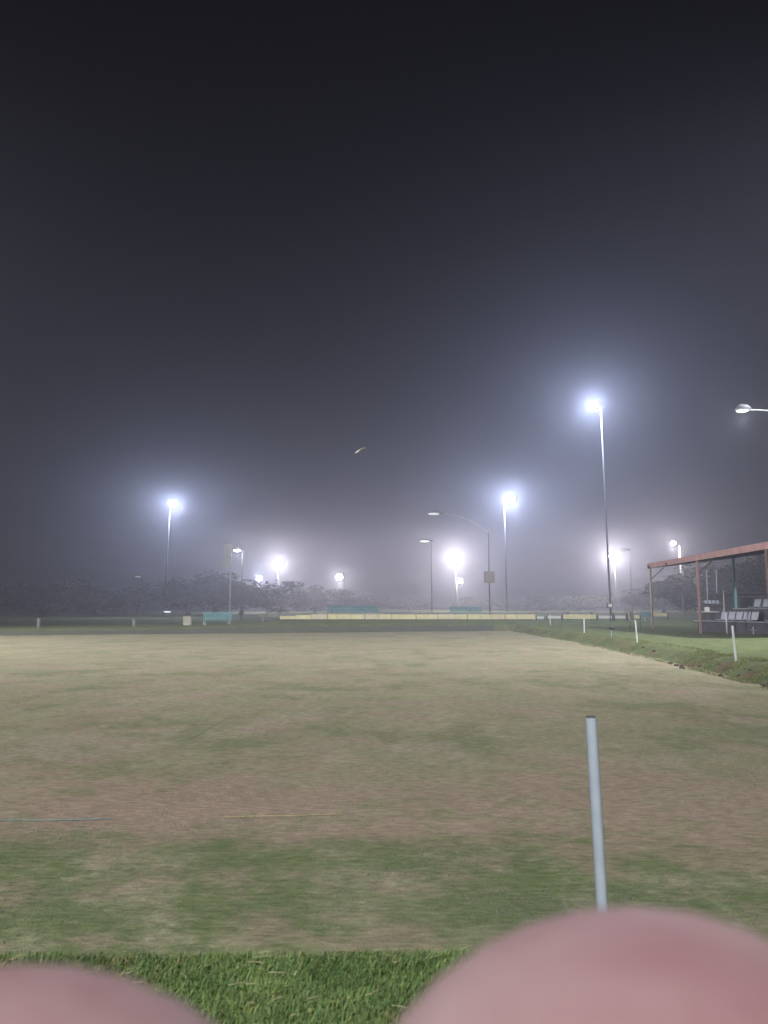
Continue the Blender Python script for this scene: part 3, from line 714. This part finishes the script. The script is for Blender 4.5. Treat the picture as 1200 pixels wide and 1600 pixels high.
# ------------------------------------------------------------------ flying moth
p = at_dist(563, 704, 4.6); root = empty('flying_moth', p, 0, 'small pale moth flying in the dark sky above the centre', 'insect')
root.rotation_euler = (R(12), R(-27), 0)
MB().ball((0,0,0), .0085, 10, 8, (4.3,.9,.85)).build('body', M_moth, root, True)
for s, nm in ((1,'wing'), (-1,'wing')):
    V = [(.030,s*.002,.003),(.034,s*.008,.006),(.012,s*.020,.007),(-.022,s*.018,.000),(-.044,s*.006,-.002),(-.012,s*.002,.001)]
    mb = MB(); mb.add(V, [tuple(range(6))]); o = mb.build('wing', M_moth, root); m = o.modifiers.new('t','SOLIDIFY'); m.thickness = .0012

# ------------------------------------------------------------------ seated person (bare knees in front of the lens)
m, N, L, b = new_mat('skin'); M_skin = m
g = N.new('ShaderNodeNewGeometry'); n1 = N.new('ShaderNodeTexNoise'); n1.inputs['Scale'].default_value = 10; n1.inputs['Detail'].default_value = 4; L.new(g.outputs['Position'], n1.inputs['Vector'])
r = N.new('ShaderNodeValToRGB'); r.color_ramp.elements[0].position = .35; r.color_ramp.elements[1].position = .68
r.color_ramp.elements[0].color = (.34,.175,.180,1); r.color_ramp.elements[1].color = (.50,.345,.335,1); L.new(n1.outputs['Fac'], r.inputs['Fac']); L.new(r.outputs['Color'], b.inputs['Base Color'])
b.inputs['Roughness'].default_value = .6; b.inputs['Subsurface Weight'].default_value = .0
def skinned(name, pts, edges, rads, mat, parent=None, root_i=0, sub=2):
    me = bpy.data.meshes.new(name); me.from_pydata(pts, edges, []); me.update(); me.materials.append(mat)
    o = bpy.data.objects.new(name, me); COL.objects.link(o)
    bm = bmesh.new(); bm.from_mesh(me); lay = bm.verts.layers.skin.verify(); bm.verts.ensure_lookup_table()
    for i, v in enumerate(bm.verts): v[lay].radius = (rads[i]*1.32, rads[i]*1.32) if not hasattr(rads[i], '__len__') else rads[i]; v[lay].use_root = (i == root_i)
    bm.to_mesh(me); bm.free()
    sk = o.modifiers.new('skin', 'SKIN'); sk.use_smooth_shade = True; sk.branch_smoothing = .4
    s2 = o.modifiers.new('sub', 'SUBSURF'); s2.levels = sub; s2.render_levels = sub+1
    if parent is not None: o.parent = parent
    return o
KR = Vector((.084, .262, .9815)); KL = Vector((-.116, .246, .968))
pts = [(0,-.27,.73), (0,-.33,.86)]; ed = [(0,1)]; rd = [.13, .135]
for s, K in ((1, KR), (-1, KL)):
    i = len(pts)
    hip = Vector((s*.10,-.23,.73)); th1 = hip.lerp(K, .45); th2 = hip.lerp(K, .85)
    ank = Vector((K.x*1.05+.0, .33, .585)); mid = K.lerp(ank, .35)+Vector((0,.0,0)); mid.y -= .005
    pts += [tuple(hip), tuple(th1), tuple(th2), tuple(K+Vector((0,.004,.003))), tuple(K+Vector((0,.018,-.062))), tuple(mid), tuple(K.lerp(ank,.75)), tuple(ank), (K.x*1.05,.38,.535), (K.x*1.1,.50,.522)]
    rd += [.105, .088, .078, .080, .072, .060, .046, .038, .036, .030]
    ed += [(0,i)] + [(i+q, i+q+1) for q in range(9)]
person = skinned('person', pts, ed, rd, M_skin); tag(person, 'seated person whose two bare raised knees fill the bottom edge, blurred', 'person')
# the low timber step the person sits on
root = empty('timber_steps', (0, -.1, 0), 0, 'timber steps the person is sitting on at the edge of the green', 'steps')
MB().box((0,-.22,.585), (1.1,.42,.05)).build('seat_board', M_timber, root, bevel=.006)
MB().box((0,.52,.465), (1.1,.34,.045)).build('foot_board', M_timber, root, bevel=.006)
for x in (-.5,.5):
    MB().box((x,.14,.22), (.06,1.0,.44)).build('side_board', M_timber, root, bevel=.006)
    MB().box((x,-.22,.50), (.06,.40,.12)).build('riser', M_timber, root)

# ------------------------------------------------------------------ haze
m = bpy.data.materials.new('haze'); m.use_nodes = True; N = m.node_tree.nodes; L = m.node_tree.links
N.remove(N['Principled BSDF']); pv = N.new('ShaderNodeVolumePrincipled'); pv.inputs['Color'].default_value = (.80,.79,1.0,1); pv.inputs['Density'].default_value = HAZE_DENSITY; pv.inputs['Anisotropy'].default_value = HAZE_G
L.new(pv.outputs['Volume'], N['Material Output'].inputs['Volume'])
mb = MB(); mb.box((0, 285, 8.6), (1000, 780, 21.2)); hz = mb.build('haze', m); tag(hz, kind='stuff'); tag(hz, 'thin bright night mist hanging in the floodlit air', 'haze')
